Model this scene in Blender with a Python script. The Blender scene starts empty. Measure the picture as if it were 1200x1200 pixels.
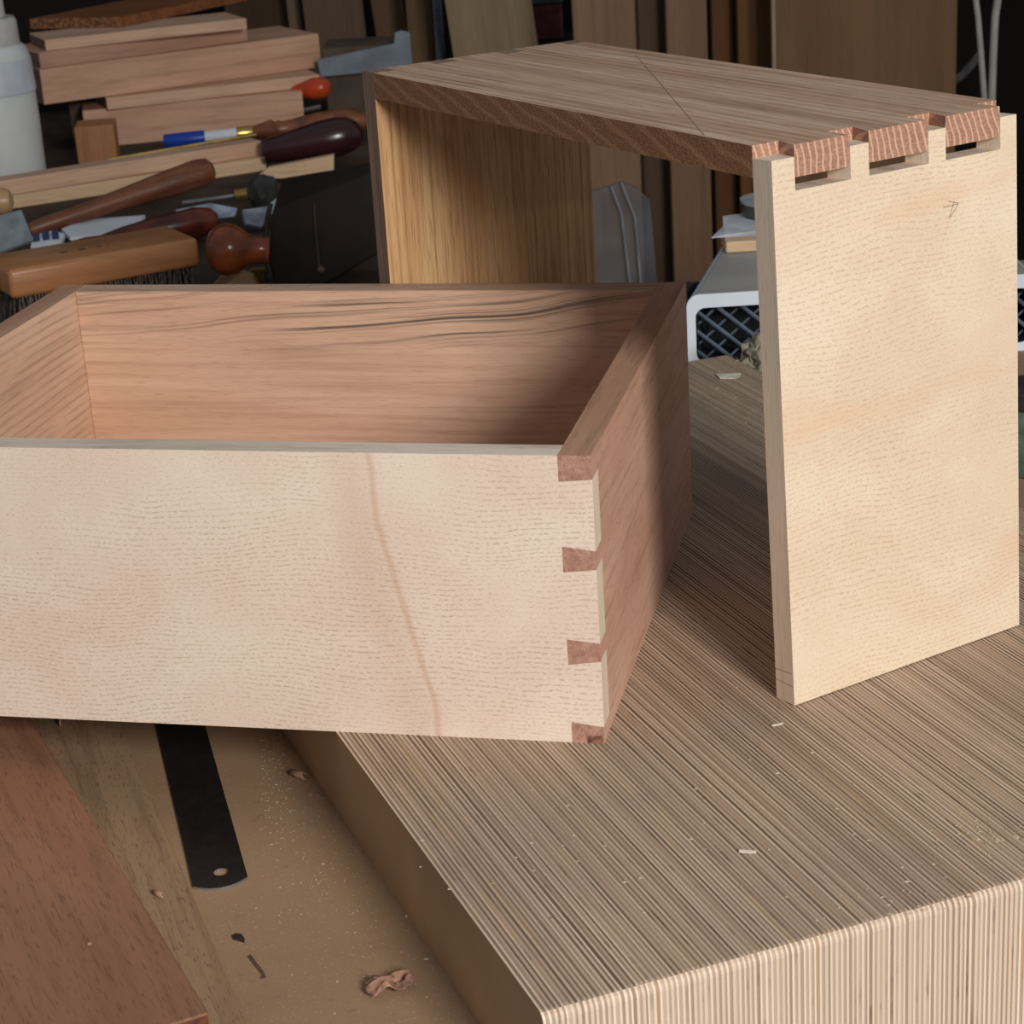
import bpy, bmesh, math, random
from mathutils import Vector, Matrix, noise as mnoise
random.seed(7)
D = bpy.data
scn = bpy.context.scene
C = scn.collection

# ------------------------------------------------------------------ camera
F_PX = 2410.66
PITCH, ROLL = 0.3537, -0.0624
CAM = Vector((0, 0, 1/3))
def _cam_rows():
    cp, sp = math.cos(PITCH), math.sin(PITCH)
    r = [Vector((1, 0, 0)), Vector((0, -sp, -cp)), Vector((0, cp, -sp))]
    cr, sr = math.cos(ROLL), math.sin(ROLL)
    return [cr*r[0]-sr*r[1], sr*r[0]+cr*r[1], r[2]]
RX, RY, RZ = _cam_rows()
camd = D.cameras.new('camera'); cam = D.objects.new('camera', camd); C.objects.link(cam)
m = Matrix((( RX.x, -RY.x, -RZ.x, CAM.x), (RX.y, -RY.y, -RZ.y, CAM.y), (RX.z, -RY.z, -RZ.z, CAM.z), (0, 0, 0, 1)))
cam.matrix_world = m
camd.sensor_width = 36; camd.sensor_fit = 'HORIZONTAL'; camd.lens = F_PX/1200*36
camd.clip_start = 0.02; camd.clip_end = 50
camd.dof.use_dof = True; camd.dof.focus_distance = 0.80; camd.dof.aperture_fstop = 48
scn.camera = cam

# ------------------------------------------------------------------ world, window light, exposure
w = D.worlds.new('world'); scn.world = w; w.use_nodes = True
w.node_tree.nodes['Background'].inputs[0].default_value = (0.80, 0.90, 1.0, 1)
w.node_tree.nodes['Background'].inputs[1].default_value = 0.23
ld = D.lights.new('window_daylight', 'AREA'); ld.shape = 'RECTANGLE'; ld.size = 0.40; ld.size_y = 0.44
ld.energy = 30; ld.color = (1.0, 0.972, 0.935)
lo = D.objects.new('window_daylight', ld); C.objects.link(lo)
LDIR = Vector((0.37, -0.90, 0.40)).normalized()
LTGT = Vector((0.03, 0.75, 0.08))
lo.location = LTGT + LDIR*1.78
lo.rotation_euler = LDIR.to_track_quat('Z', 'Y').to_euler()
vs = scn.view_settings
vs.view_transform = 'Standard'; vs.look = 'None'; vs.gamma = 1; vs.use_curve_mapping = False; vs.exposure = 0.0

# ------------------------------------------------------------------ projection helpers (photo pixel -> point in the room)
def ray(u, v): return RX*((u-600)/F_PX) + RY*((v-600)/F_PX) + RZ
def onz(u, v, z):
    d = ray(u, v); return CAM + d*((z-CAM.z)/d.z)
def at(u, v, Y):
    d = ray(u, v); return CAM + d*((Y-CAM.y)/d.y)
def pxm(Y): return 1.0/(F_PX/(Y*0.94+0.115))      # metres per pixel, roughly, at depth Y
def ztop(P, v):
    lo_, hi_ = P.z, P.z+0.4
    for _ in range(40):
        mm = (lo_+hi_)/2
        d = Vector((P.x, P.y, mm))-CAM
        if 600+F_PX*d.dot(RY)/d.dot(RZ) > v: lo_ = mm
        else: hi_ = mm
    return lo_

# ------------------------------------------------------------------ material helpers
def lin(c):
    o = []
    for x in c:
        x /= 255.0
        o.append(x/12.92 if x <= 0.04045 else ((x+0.055)/1.055)**2.4)
    return (o[0], o[1], o[2], 1.0)
class NT:
    def __init__(s, name, rough=0.6, spec=0.25):
        s.mat = D.materials.new(name); s.mat.use_nodes = True
        s.t = s.mat.node_tree; s.b = s.t.nodes['Principled BSDF']
        s.b.inputs['Roughness'].default_value = rough
        s.b.inputs['Specular IOR Level'].default_value = spec
        s.tc = s.t.nodes.new('ShaderNodeTexCoord').outputs['Object']
    def put(s, sock, v):
        if isinstance(v, bpy.types.NodeSocket): s.t.links.new(v, sock)
        elif v is not None: sock.default_value = v
    def math(s, op, a, b=None, c=None, clamp=False):
        n = s.t.nodes.new('ShaderNodeMath'); n.operation = op; n.use_clamp = clamp
        s.put(n.inputs[0], a); s.put(n.inputs[1], b)
        if c is not None: s.put(n.inputs[2], c)
        return n.outputs[0]
    def sep(s, v=None):
        n = s.t.nodes.new('ShaderNodeSeparateXYZ'); s.put(n.inputs[0], v or s.tc); return n.outputs
    def comb(s, x, y, z):
        n = s.t.nodes.new('ShaderNodeCombineXYZ')
        for i, q in enumerate((x, y, z)): s.put(n.inputs[i], q)
        return n.outputs[0]
    def mapp(s, v=None, loc=(0,0,0), rot=(0,0,0), sc=(1,1,1)):
        n = s.t.nodes.new('ShaderNodeMapping'); s.put(n.inputs[0], v or s.tc)
        n.inputs[1].default_value = loc; n.inputs[2].default_value = rot; n.inputs[3].default_value = sc
        return n.outputs[0]
    def noise(s, v, scale=1, detail=2, rough=0.5, dist=0.0):
        n = s.t.nodes.new('ShaderNodeTexNoise'); s.put(n.inputs['Vector'], v)
        n.inputs['Scale'].default_value = scale; n.inputs['Detail'].default_value = detail
        n.inputs['Roughness'].default_value = rough; n.inputs['Distortion'].default_value = dist
        return n.outputs['Fac']
    def white(s, v):
        n = s.t.nodes.new('ShaderNodeTexWhiteNoise'); n.noise_dimensions = '1D'; s.put(n.inputs['W'], v); return n.outputs['Value']
    def step(s, v, lo_, hi_):
        n = s.t.nodes.new('ShaderNodeMapRange'); n.interpolation_type = 'SMOOTHSTEP'
        s.put(n.inputs[0], v); n.inputs[1].default_value = lo_; n.inputs[2].default_value = hi_
        return n.outputs[0]
    def mix(s, f, a, b, mode='MIX'):
        n = s.t.nodes.new('ShaderNodeMix'); n.data_type = 'RGBA'; n.blend_type = mode
        s.put(n.inputs[0], f); s.put(n.inputs[6], a); s.put(n.inputs[7], b); return n.outputs[2]
    def color(s, c): s.put(s.b.inputs['Base Color'], c)
    def bump(s, h, strength=0.2, dist=0.001):
        n = s.t.nodes.new('ShaderNodeBump'); n.inputs['Strength'].default_value = strength; n.inputs['Distance'].default_value = dist
        s.put(n.inputs['Height'], h); s.t.links.new(n.outputs[0], s.b.inputs['Normal'])
def wood(name, light, mid, dark, axis='X', tone=(5, 22), streak=(10, 300, 0.5), pores=(120, 1800, 0.35),
         rings=None, rough=0.6, spec=0.2, seed=0.0, fleck=None, extra=None, bump=0.15):
    """procedural timber: axis = grain direction in the piece's own coordinates"""
    n = NT(name, rough, spec)
    x, y, z = n.sep(n.mapp(loc=(seed*1.37, seed*0.71, seed*0.53)))
    g, a, b = {'X': (x, y, z), 'Y': (y, x, z), 'Z': (z, x, y)}[axis]
    def V(sg, sa): return n.comb(n.math('MULTIPLY', g, sg), n.math('MULTIPLY', a, sa), n.math('MULTIPLY', b, sa))
    t = n.step(n.noise(V(*tone), 1, 3, 0.55, 0.6), 0.3, 0.7)
    col = n.mix(t, lin(light), lin(mid))
    st = n.step(n.noise(V(streak[0], streak[1]), 1, 3, 0.6, 0.3), 0.45, 0.75)
    col = n.mix(n.math('MULTIPLY', st, streak[2]), col, lin(dark))
    po = n.step(n.noise(V(pores[0], pores[1]), 1, 1, 0.5), 0.56, 0.72)
    col = n.mix(n.math('MULTIPLY', po, pores[2]), col, lin(dark))
    if rings:
        per, warp, wg, wa, amt = rings
        wv = n.math('MULTIPLY', n.math('SUBTRACT', n.noise(V(wg, wa), 1, 2), 0.5), warp)
        ph = n.math('MULTIPLY', n.math('ADD', n.math('ADD', a, n.math('MULTIPLY', b, 1.0)), wv), 2*math.pi/per)
        r = n.step(n.math('SINE', ph), 0.1, 1.0)
        r = n.math('MULTIPLY', r, n.step(n.noise(V(25, 60), 1, 2), 0.3, 0.6))
        col = n.mix(n.math('MULTIPLY', r, amt), col, lin(dark))
    if fleck:
        fg, fa, amt, fc = fleck
        fl = n.step(n.noise(V(fg, fa), 1, 2, 0.5, 0.4), 0.58, 0.70)
        col = n.mix(n.math('MULTIPLY', fl, amt), col, lin(fc))
    if extra: col = extra(n, col, *n.sep())
    n.color(col)
    n.bump(n.math('SUBTRACT', 1.0, n.math('ADD', n.math('MULTIPLY', po, 0.6), n.math('MULTIPLY', st, 0.4))), bump, 0.0006)
    return n.mat
def plain(name, c, rough=0.5, metal=0.0, spec=0.4, var=0.12, sc=60, trans=0.0):
    n = NT(name, rough, spec); n.b.inputs['Metallic'].default_value = metal
    f = n.noise(n.mapp(sc=(sc, sc, sc)), 1, 3)
    c2 = tuple(max(0, q*(1-var*1.6)) for q in c)
    n.color(n.mix(n.step(f, 0.3, 0.7), lin(c), lin(c2)))
    if trans: n.b.inputs['Transmission Weight'].default_value = trans
    return n.mat

# ------------------------------------------------------------------ mesh helpers
def fin(name, bm, mats, parent=None, loc=None, rot=None, smooth=False):
    bmesh.ops.recalc_face_normals(bm, faces=bm.faces)
    me = D.meshes.new(name); bm.to_mesh(me); bm.free()
    for mt in (mats if isinstance(mats, (list, tuple)) else [mats]): me.materials.append(mt)
    if smooth:
        for p in me.polygons: p.use_smooth = True
        try: me.set_sharp_from_angle(angle=math.radians(40))
        except Exception: pass
    o = D.objects.new(name, me); C.objects.link(o)
    if parent: o.parent = parent
    if loc is not None: o.location = loc
    if rot is not None: o.rotation_euler = rot
    return o
def tag(o, label, cat, group=None):
    o['label'] = label; o['category'] = cat
    if group: o['group'] = group
    return o
def struct(o, label=None):
    o['kind'] = 'structure'
    if label: o['label'] = label
    return o
def thing(name, label, cat, loc=(0,0,0), rz=0, group=None):
    o = D.objects.new(name, None); C.objects.link(o); o.empty_display_size = 0.02
    o.location = loc; o.rotation_euler = (0, 0, rz)
    return tag(o, label, cat, group)
def add_box(bm, x0, x1, y0, y1, z0, z1, mi=0):
    v = [bm.verts.new((x, y, z)) for z in (z0, z1) for y in (y0, y1) for x in (x0, x1)]
    fs = []
    for q in ((0,1,3,2), (4,6,7,5), (0,4,5,1), (2,3,7,6), (0,2,6,4), (1,5,7,3)):
        f = bm.faces.new([v[i] for i in q]); f.material_index = mi; fs.append(f)
    return v, fs
def bevel(bm, w, seg=1, edges=None):
    bmesh.ops.bevel(bm, geom=list(edges or bm.edges), offset=w, segments=seg, profile=0.5, affect='EDGES', clamp_overlap=True)
def box(name, dims, mats, parent=None, bev=0.0006, seg=1, loc=None, rot=None):
    bm = bmesh.new(); add_box(bm, *dims)
    if bev: bevel(bm, bev, seg)
    return fin(name, bm, mats, parent, loc, rot)
def add_prism(bm, pts, axis, a0, a1, mi=0):
    """outline pts (2D) swept along axis from a0 to a1; axis X: pts=(y,z), Y: pts=(x,z), Z: pts=(x,y)"""
    def mk(p, a): return {'X': (a, p[0], p[1]), 'Y': (p[0], a, p[1]), 'Z': (p[0], p[1], a)}[axis]
    A = [bm.verts.new(mk(p, a0)) for p in pts]; B = [bm.verts.new(mk(p, a1)) for p in pts]
    n = len(pts); fs = [bm.faces.new(A), bm.faces.new(B[::-1])]
    for i in range(n): fs.append(bm.faces.new((A[i], A[(i+1) % n], B[(i+1) % n], B[i])))
    for f in fs: f.material_index = mi
    return fs
def add_lathe(bm, prof, seg=20, mi=0):
    """prof = [(axial, radius)] along +X"""
    rings = []
    for a, r in prof:
        rings.append([bm.verts.new((a, r*math.cos(2*math.pi*k/seg), r*math.sin(2*math.pi*k/seg))) for k in range(seg)])
    for i in range(len(rings)-1):
        for k in range(seg):
            f = bm.faces.new((rings[i][k], rings[i][(k+1) % seg], rings[i+1][(k+1) % seg], rings[i+1][k])); f.material_index = mi
    bm.faces.new(rings[0]).material_index = mi; bm.faces.new(rings[-1][::-1]).material_index = mi
def lathe_obj(name, prof, mat, parent=None, seg=24):
    bm = bmesh.new(); add_lathe(bm, prof, seg); return fin(name, bm, mat, parent, smooth=True)
def add_tube(bm, pts, r, seg=8):
    rings = []
    for i, p in enumerate(pts):
        p = Vector(p); q0 = Vector(pts[max(0, i-1)]); q1 = Vector(pts[min(len(pts)-1, i+1)])
        d = (q1-q0).normalized(); up = Vector((0, 0, 1)) if abs(d.z) < .9 else Vector((1, 0, 0))
        s = d.cross(up).normalized(); t = s.cross(d)
        rings.append([bm.verts.new(p + s*r*math.cos(2*math.pi*k/seg) + t*r*math.sin(2*math.pi*k/seg)) for k in range(seg)])
    for i in range(len(rings)-1):
        for k in range(seg): bm.faces.new((rings[i][k], rings[i][(k+1) % seg], rings[i+1][(k+1) % seg], rings[i+1][k]))
    bm.faces.new(rings[0]); bm.faces.new(rings[-1][::-1])
def aim(o, P, Q, up=(0, 0, 1)):
    """put o at P with its +X axis towards Q and +Z near up"""
    x = (Q-P).normalized(); z = Vector(up); z = (z-x*z.dot(x)).normalized(); y = z.cross(x)
    M = Matrix((x, y, z)).transposed().to_4x4(); M.translation = P
    o.matrix_world = M
    return o
def face_mats(o, fn):
    for p in o.data.polygons: p.material_index = fn(p.normal, p.center)

# ------------------------------------------------------------------ materials
def streak_extra(x0, slope, wd, c, amt, zmid=0.05):
    def f(n, col, x, y, z):
        d = n.math('SUBTRACT', n.math('SUBTRACT', x, x0), n.math('MULTIPLY', n.math('SUBTRACT', z, zmid), slope))
        d = n.math('ADD', d, n.math('MULTIPLY', n.math('SUBTRACT', n.noise(n.comb(n.math('MULTIPLY', x, 10), 0.0, n.math('MULTIPLY', z, 25)), 1, 2), 0.5), 0.012))
        s1 = n.math('SUBTRACT', 1.0, n.step(n.math('ABSOLUTE', d), 0.0, wd))
        s2 = n.math('SUBTRACT', 1.0, n.step(n.math('ABSOLUTE', n.math('ADD', d, 0.013)), 0.0005, wd*1.2))
        s3 = n.math('SUBTRACT', 1.0, n.step(n.math('ABSOLUTE', n.math('ADD', d, 0.008)), 0.0, wd*6.0))
        s = n.math('MAXIMUM', n.math('MULTIPLY', s1, 1.0), n.math('MULTIPLY', s2, 0.22))
        s = n.math('MAXIMUM', s, n.math('MULTIPLY', s3, 0.48))
        return n.mix(n.math('MULTIPLY', s, amt), col, lin(c))
    return f
def bands_extra(axis, per, c, amt):
    def f(n, col, x, y, z):
        g = n.noise(n.comb(0.0, n.math('MULTIPLY', y, 7), n.math('MULTIPLY', n.math('SUBTRACT', z, n.math('MULTIPLY', y, .12)), 34)), 1, 2, 0.5, 0.5)
        return n.mix(n.math('MULTIPLY', n.step(g, 0.52, 0.72), amt), col, lin(c))
    return f
def maple(name, light, mid, dark, line, axis, per, seed, extra=None, amt=0.30):
    """fine diffuse-porous timber: faint wavy lines broken into dashes, soft clouds, tiny specks"""
    n = NT(name, 0.55, 0.2)
    x, y, z = n.sep(n.mapp(loc=(seed, seed*.7, seed*.4)))
    g, a, b = {'X': (x, z, y), 'Y': (y, z, x)}[axis]
    def V(sg, sa): return n.comb(n.math('MULTIPLY', g, sg), n.math('MULTIPLY', a, sa), n.math('MULTIPLY', b, sa))
    col = n.mix(n.step(n.noise(V(16, 22), 1, 3, .55, .5), .3, .7), lin(light), lin(mid))
    wv = n.math('MULTIPLY', n.math('SUBTRACT', n.noise(V(14, 20), 1, 2, .5), .5), .016)
    wv = n.math('ADD', wv, n.math('MULTIPLY', n.math('SUBTRACT', n.noise(V(120, 160), 1, 1), .5), .0012))
    ln = n.step(n.math('SINE', n.math('MULTIPLY', n.math('ADD', a, wv), 2*math.pi/per)), 0.0, 1.0)
    ln = n.math('MULTIPLY', ln, n.step(n.noise(V(560, 1000), 1, 2), .42, .60))
    ln = n.math('MULTIPLY', ln, n.step(n.noise(V(18, 26), 1, 2), .25, .6))
    col = n.mix(n.math('MULTIPLY', ln, amt), col, lin(line))
    sp = n.step(n.noise(V(900, 1500), 1, 2), .56, .70)
    col = n.mix(n.math('MULTIPLY', sp, amt*.75), col, lin(dark))
    hi = n.step(n.noise(V(500, 800), 1.13, 2), .60, .72)
    col = n.mix(n.math('MULTIPLY', hi, .35), col, lin(tuple(min(255, q*1.04) for q in light)))
    if extra: col = extra(n, col, *n.sep())
    n.color(col); n.bump(sp, .08, .0004); return n.mat
M_MAPLE_F = maple('maple_front', (236, 217, 198), (229, 205, 186), (176, 140, 114), (172, 140, 116), 'X', .0019, 1.3,
                  streak_extra(-0.070, -0.18, 0.0026, (196, 142, 108), 0.42), .46)
M_MAPLE_P = maple('maple_panel', (230, 211, 185), (222, 198, 170), (182, 142, 110), (192, 156, 126), 'Y', .0021, 3.1,
                  bands_extra('Z', 0.05, (222, 182, 148), 0.50), .50)
M_MAPLE_E = wood('maple_edge', (230, 211, 188), (218, 197, 174), (184, 156, 132), 'Z', (6, 30), (14, 260, 0.25), (120, 1500, 0.2), seed=4.4)
M_MAPLE_T = wood('maple_top_edge', (232, 216, 198), (216, 198, 180), (166, 142, 122), 'X', (10, 60), (24, 200, 0.5), (120, 1500, 0.25), seed=5.4)
def ink_extra(n, col, x, y, z):
    # dark mineral streaks in the timber near the top edge of this board
    def N(sx, sz, sd, det=2, ds=0.0): return n.noise(n.comb(n.math('MULTIPLY', x, sx), sd, n.math('MULTIPLY', z, sz)), 1, det, .55, ds)
    zz = n.math('ADD', z, n.math('MULTIPLY', n.math('SUBTRACT', N(6, 7, 2.0, 2), .5), .030))
    zz = n.math('ADD', zz, n.math('MULTIPLY', x, -.10))
    l1 = n.noise(n.comb(n.math('MULTIPLY', x, 4), 3.0, n.math('MULTIPLY', zz, 260)), 1, 2, .6)
    l2 = n.noise(n.comb(n.math('MULTIPLY', x, 3), 7.0, n.math('MULTIPLY', zz, 700)), 1, 2, .6)
    ln_ = n.math('MAXIMUM', n.step(l1, .52, .66), n.math('MULTIPLY', n.step(l2, .55, .68), .7))
    reg = n.step(n.math('ADD', z, n.math('MULTIPLY', n.math('SUBTRACT', N(9, 14, 5.0), .5), .05)), .076, .094)
    reg = n.math('MULTIPLY', reg, n.math('ADD', .50, n.math('MULTIPLY', n.step(x, -.27, -.14), .42)))
    return n.mix(n.math('MULTIPLY', ln_, reg), col, lin((86, 74, 66)))
M_PEAR_B = wood('pear_back', (224, 186, 158), (212, 169, 141), (160, 121, 98), 'X', (5, 40), (12, 420, 0.34), (110, 2000, 0.30),
                rings=(0.006, 0.012, 7, 18, 0.14), seed=0.0, extra=ink_extra)
M_PEAR_L = wood('pear_left', (222, 188, 160), (208, 170, 142), (156, 120, 98), 'Y', (6, 40), (14, 300, 0.4), (90, 1500, 0.3),
                rings=(0.004, 0.006, 9, 18, 0.4), seed=7.3)
M_PEAR_R = wood('pear_right', (210, 168, 144), (196, 150, 126), (148, 108, 88), 'Y', (5, 40), (20, 360, 0.45), (130, 1300, 0.4),
                seed=8.3, fleck=(60, 500, 0.4, (216, 172, 146)))
M_PEAR_T = wood('pear_top', (204, 168, 142), (184, 150, 126), (120, 98, 84), 'X', (5, 40), (14, 260, 0.5), (90, 1200, 0.3), seed=9.1)
M_PEAR_TY = wood('pear_top_y', (196, 154, 128), (180, 138, 112), (130, 96, 78), 'Y', (5, 40), (14, 260, 0.4), (90, 1200, 0.3), seed=9.7)
M_PEAR_END = wood('pear_end', (192, 148, 128), (170, 126, 108), (122, 86, 74), 'Y', (200, 300), (200, 700, 0.5), (800, 1400, 0.4), seed=2.2)
M_OAK_T = wood('oak_top', (216, 184, 158), (192, 153, 127), (130, 94, 74), 'X', (5, 55), (6, 480, 0.68), (60, 1100, 0.42),
               rings=(0.0052, 0.004, 4, 14, 0.35), seed=2.7)
M_OAK_L = wood('oak_left', (214, 172, 124), (192, 146, 100), (124, 84, 50), 'Z', (3, 40), (8, 520, 0.58), (60, 1500, 0.50),
               rings=(0.0046, 0.003, 4, 12, 0.22), seed=5.9)
M_OAK_LE = wood('oak_left_edge', (150, 126, 108), (130, 106, 90), (90, 70, 58), 'Z', (5, 60), (8, 500, 0.6), (60, 1500, 0.4), seed=6.6)
def ringmat(name, light, dark, dirv, per, warp, width=0.75, fine=(300, 0.35), ra=.8):
    n = NT(name, 0.6, 0.2); x, y, z = n.sep()
    ph = n.math('ADD', n.math('ADD', n.math('MULTIPLY', x, dirv[0]), n.math('MULTIPLY', y, dirv[1])), n.math('MULTIPLY', z, dirv[2]))
    ph = n.math('ADD', ph, n.math('MULTIPLY', n.math('SUBTRACT', n.noise(n.mapp(sc=(22, 40, 60)), 1, 2), 0.5), warp))
    r = n.step(n.math('SINE', n.math('MULTIPLY', ph, 2*math.pi/per)), width, 1.0)
    f = n.step(n.noise(n.mapp(sc=(fine[0]*2, fine[0]*2, fine[0]*4)), 1, 2), 0.35, 0.65)
    dk = tuple(q*0.74 for q in dark)
    base = n.mix(n.math('MULTIPLY', f, fine[1]*1.6), lin(dark), lin(dk))
    n.color(n.mix(n.math('MULTIPLY', r, ra), base, lin(light))); n.bump(f, 0.2, 0.0005)
    return n.mat
M_OAK_FE = ringmat('oak_front_edge', (174, 132, 98), (146, 104, 74), (0.36, 0, 1.0), 0.0074, 0.016, 0.15, ra=.45)
M_OAK_END = ringmat('oak_end', (218, 177, 151), (180, 134, 111), (0, 1.0, 0.28), 0.0031, 0.007, 0.40)
def plymat(name, d1, d2, l1, l2, dirt, per, brk):
    n = NT(name, 0.62, 0.2); x, y, z = n.sep()
    xw = n.math('ADD', x, n.math('MULTIPLY', n.math('SUBTRACT', n.noise(n.mapp(sc=(6, 5, 5)), 1, 2), 0.5), 0.0012))
    xw = n.math('ADD', xw, n.math('MULTIPLY', n.math('SUBTRACT', n.noise(n.comb(n.math('MULTIPLY', x, 170), 0.0, 0.0), 1, 2), 0.5), 0.0017))
    q = n.math('DIVIDE', xw, per)
    i = n.math('FLOOR', q); fr = n.math('FRACT', q)
    rnd = n.white(i); rnd2 = n.white(n.math('ADD', i, 311.7))
    dark = n.mix(rnd, lin(d1), lin(d2))
    br = n.noise(n.comb(n.math('MULTIPLY', i, 3.3), n.math('MULTIPLY', y, 42), n.math('MULTIPLY', z, 42)), 1, 3, 0.6)
    dark = n.mix(n.math('MULTIPLY', n.step(br, 0.55, 0.72), brk), dark, lin((84, 60, 45)))
    warm = n.step(n.noise(n.comb(n.math('MULTIPLY', i, 5.3), n.math('MULTIPLY', y, 14), n.math('MULTIPLY', z, 14)), 1, 2), 0.6, 0.72)
    dark = n.mix(n.math('MULTIPLY', warm, 0.5), dark, lin((190, 150, 104)))
    light = n.mix(rnd2, lin(l1), lin(l2))
    wl = n.math('ADD', 0.36, n.math('MULTIPLY', rnd2, 0.22))
    mk = n.math('LESS_THAN', fr, wl)
    col = n.mix(mk, dark, light)
    gl = n.math('MULTIPLY', n.math('GREATER_THAN', fr, 0.93), 0.5)
    col = n.mix(gl, col, lin((84, 62, 48)))
    pat = n.step(n.noise(n.mapp(sc=(14, 9, 9)), 1, 3, 0.6), 0.35, 0.75)
    col = n.mix(n.math('MULTIPLY', pat, dirt), col, lin((120, 104, 92)))
    n.color(col); n.bump(n.math('ADD', mk, n.math('MULTIPLY', br, 0.5)), 0.25, 0.0004)
    return n.mat
M_PLY = plymat('laminated_ply_top', (172, 143, 121), (108, 83, 66), (220, 200, 175), (176, 152, 128), .30, .00165, .65)  # top of the block: darker stripe tones than the front
M_PLYF = plymat('laminated_ply_front', (202, 175, 153), (160, 132, 111), (236, 219, 195), (218, 194, 168), .12, .0018, .5)  # front of the block: lighter stripe tones
M_PLYSIDE = plain('ply_side_veneer', (204, 164, 124), 0.55, spec=0.25, var=0.10, sc=9)
def mdfmat():
    n = NT('bench_top_mdf', 0.7, 0.2)
    a = n.step(n.noise(n.mapp(sc=(7, 7, 7)), 1, 4, 0.6), 0.3, 0.75)
    col = n.mix(a, lin((164, 134, 104)), lin((146, 118, 92)))
    sp = n.step(n.noise(n.mapp(sc=(900, 900, 900)), 1, 2), 0.60, 0.72)
    col = n.mix(n.math('MULTIPLY', sp, 0.30), col, lin((205, 180, 150)))
    dk = n.step(n.noise(n.mapp(loc=(3, 1, 0), sc=(160, 160, 160)), 1, 3), 0.62, 0.74)
    col = n.mix(n.math('MULTIPLY', dk, 0.30), col, lin((120, 88, 62)))
    n.color(col); n.bump(sp, 0.15, 0.0005); return n.mat
M_MDF = mdfmat()
M_RED = wood('red_board', (150, 108, 84), (136, 94, 72), (92, 60, 46), 'Y', (5, 30), (16, 260, 0.35), (160, 1300, 0.45), seed=1.1)
M_REDEND = plain('red_board_end', (120, 68, 46), 0.7, var=0.2, sc=300)
M_STRIP = wood('oak_strip', (158, 130, 102), (140, 110, 84), (84, 62, 46), 'Y', (6, 40), (12, 220, 0.45), (200, 1300, 0.45), seed=2.1)
M_BLACKSTEEL = plain('black_steel', (38, 35, 35), 0.5, metal=0.35, var=0.15, sc=300)
M_STEEL = plain('bright_steel', (180, 178, 180), 0.35, metal=0.8, var=0.08)
M_PENCIL = plain('pencil', (172, 144, 124), 0.8, var=0.1)
M_BROWNMARK = plain('dark_mark', (46, 36, 30), 0.9, var=0.2)
M_SHAVE = plain('shaving', (190, 150, 122), 0.7, var=0.15, sc=200)
M_FLAKE = plain('flake', (232, 220, 200), .7, var=.1, sc=200)
M_DUST = plain('dust', (205, 182, 156), 0.9, var=0.2, sc=300)
M_CHERRY = [wood('offcut_%d' % k, c1, c2, c3, 'X', (5, 40), (9, 170, 0.45), (60, 900, 0.2), seed=k*1.9, bump=0.1) for k, (c1, c2, c3) in enumerate([
    ((216, 172, 144), (199, 153, 126), (147, 105, 84)), ((224, 186, 157), (207, 165, 136), (157, 117, 94)),
    ((205, 159, 134), (184, 140, 117), (134, 96, 79)), ((231, 199, 161), (216, 180, 144), (168, 132, 102))])]
M_CHERRY_END = plain('offcut_end', (140, 104, 88), 0.7, var=0.2, sc=200)
M_BROWNB = wood('brown_board', (150, 96, 62), (128, 78, 50), (84, 48, 30), 'X', (6, 60), (14, 240, 0.5), (80, 900, 0.3), seed=3.3)

# ------------------------------------------------------------------ the room
ZB = -0.038            # bench surface; the laminated block's top is z = 0
ZF = -0.92
M_WALL = plain('shadow_toned_wall', (38, 33, 30), 0.9, spec=0.1, var=0.2, sc=4)  # deep shadow at the back put into the wall colour
M_FLOOR = plain('concrete_floor', (96, 90, 84), 0.85, spec=0.2, var=0.2, sc=7)
struct(box('floor', (-3, 3, -3, 3.3, ZF-0.05, ZF), M_FLOOR, bev=0))
struct(box('wall_back', (-3, 3, 3.2, 3.3, ZF, 1.8), M_WALL, bev=0))

bench = thing('workbench', 'brown fibreboard workbench top dusted with sawdust under everything', 'workbench', (0, 0, 0))
bm = bmesh.new(); add_prism(bm, [(-1.1, 0.1103), (1.0, 0.8823), (1.0, 1.47), (-1.1, 1.47)], 'Z', ZB-0.04, ZB)
fin('bench_top', bm, M_MDF, bench)
for lx, ly in ((-1.02, .22), (.92, .92), (.92, 1.40), (-1.02, 1.40)):
    box('leg', (lx-.04, lx+.04, ly-.04, ly+.04, ZF, ZB-0.04), M_STRIP, bench, bev=0.003)
M_TABLE = plain('dark_table', (88, 71, 58), .75, spec=.2, var=.25, sc=12)
tbl = thing('side_table', 'dark brown tool table behind the bench holding lumber and hand tools', 'table', (0, 0, 0))
box('table_top', (-1.1, 0.02, 1.475, 2.48, ZB-.03, ZB), M_TABLE, tbl, bev=.001)
for lx, ly in ((-1.02, 1.54), (-.06, 1.54), (-.06, 2.40), (-1.02, 2.40)):
    box('leg', (lx-.03, lx+.03, ly-.03, ly+.03, ZF, ZB-0.03), M_TABLE, tbl, bev=.003)
def flat_mark(name, uvs, z, mat, parent, h=0.00025):
    bm = bmesh.new(); add_prism(bm, [tuple(onz(u, v, z).xy) for u, v in uvs], 'Z', z-0.0004, z+h); return fin(name, bm, mat, parent)
flat_mark('dark_stain', [(271,1097),(276,1094),(283,1095),(287,1101),(286,1105),(280,1103),(273,1101)], ZB, M_BROWNMARK, bench)
flat_mark('dark_scratch', [(290,1121),(294,1119),(302,1130),(309,1139),(312,1146),(305,1147),(307,1143),(298,1132)], ZB, plain('scratch_brown', (96, 72, 52), .8), bench)

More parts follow.
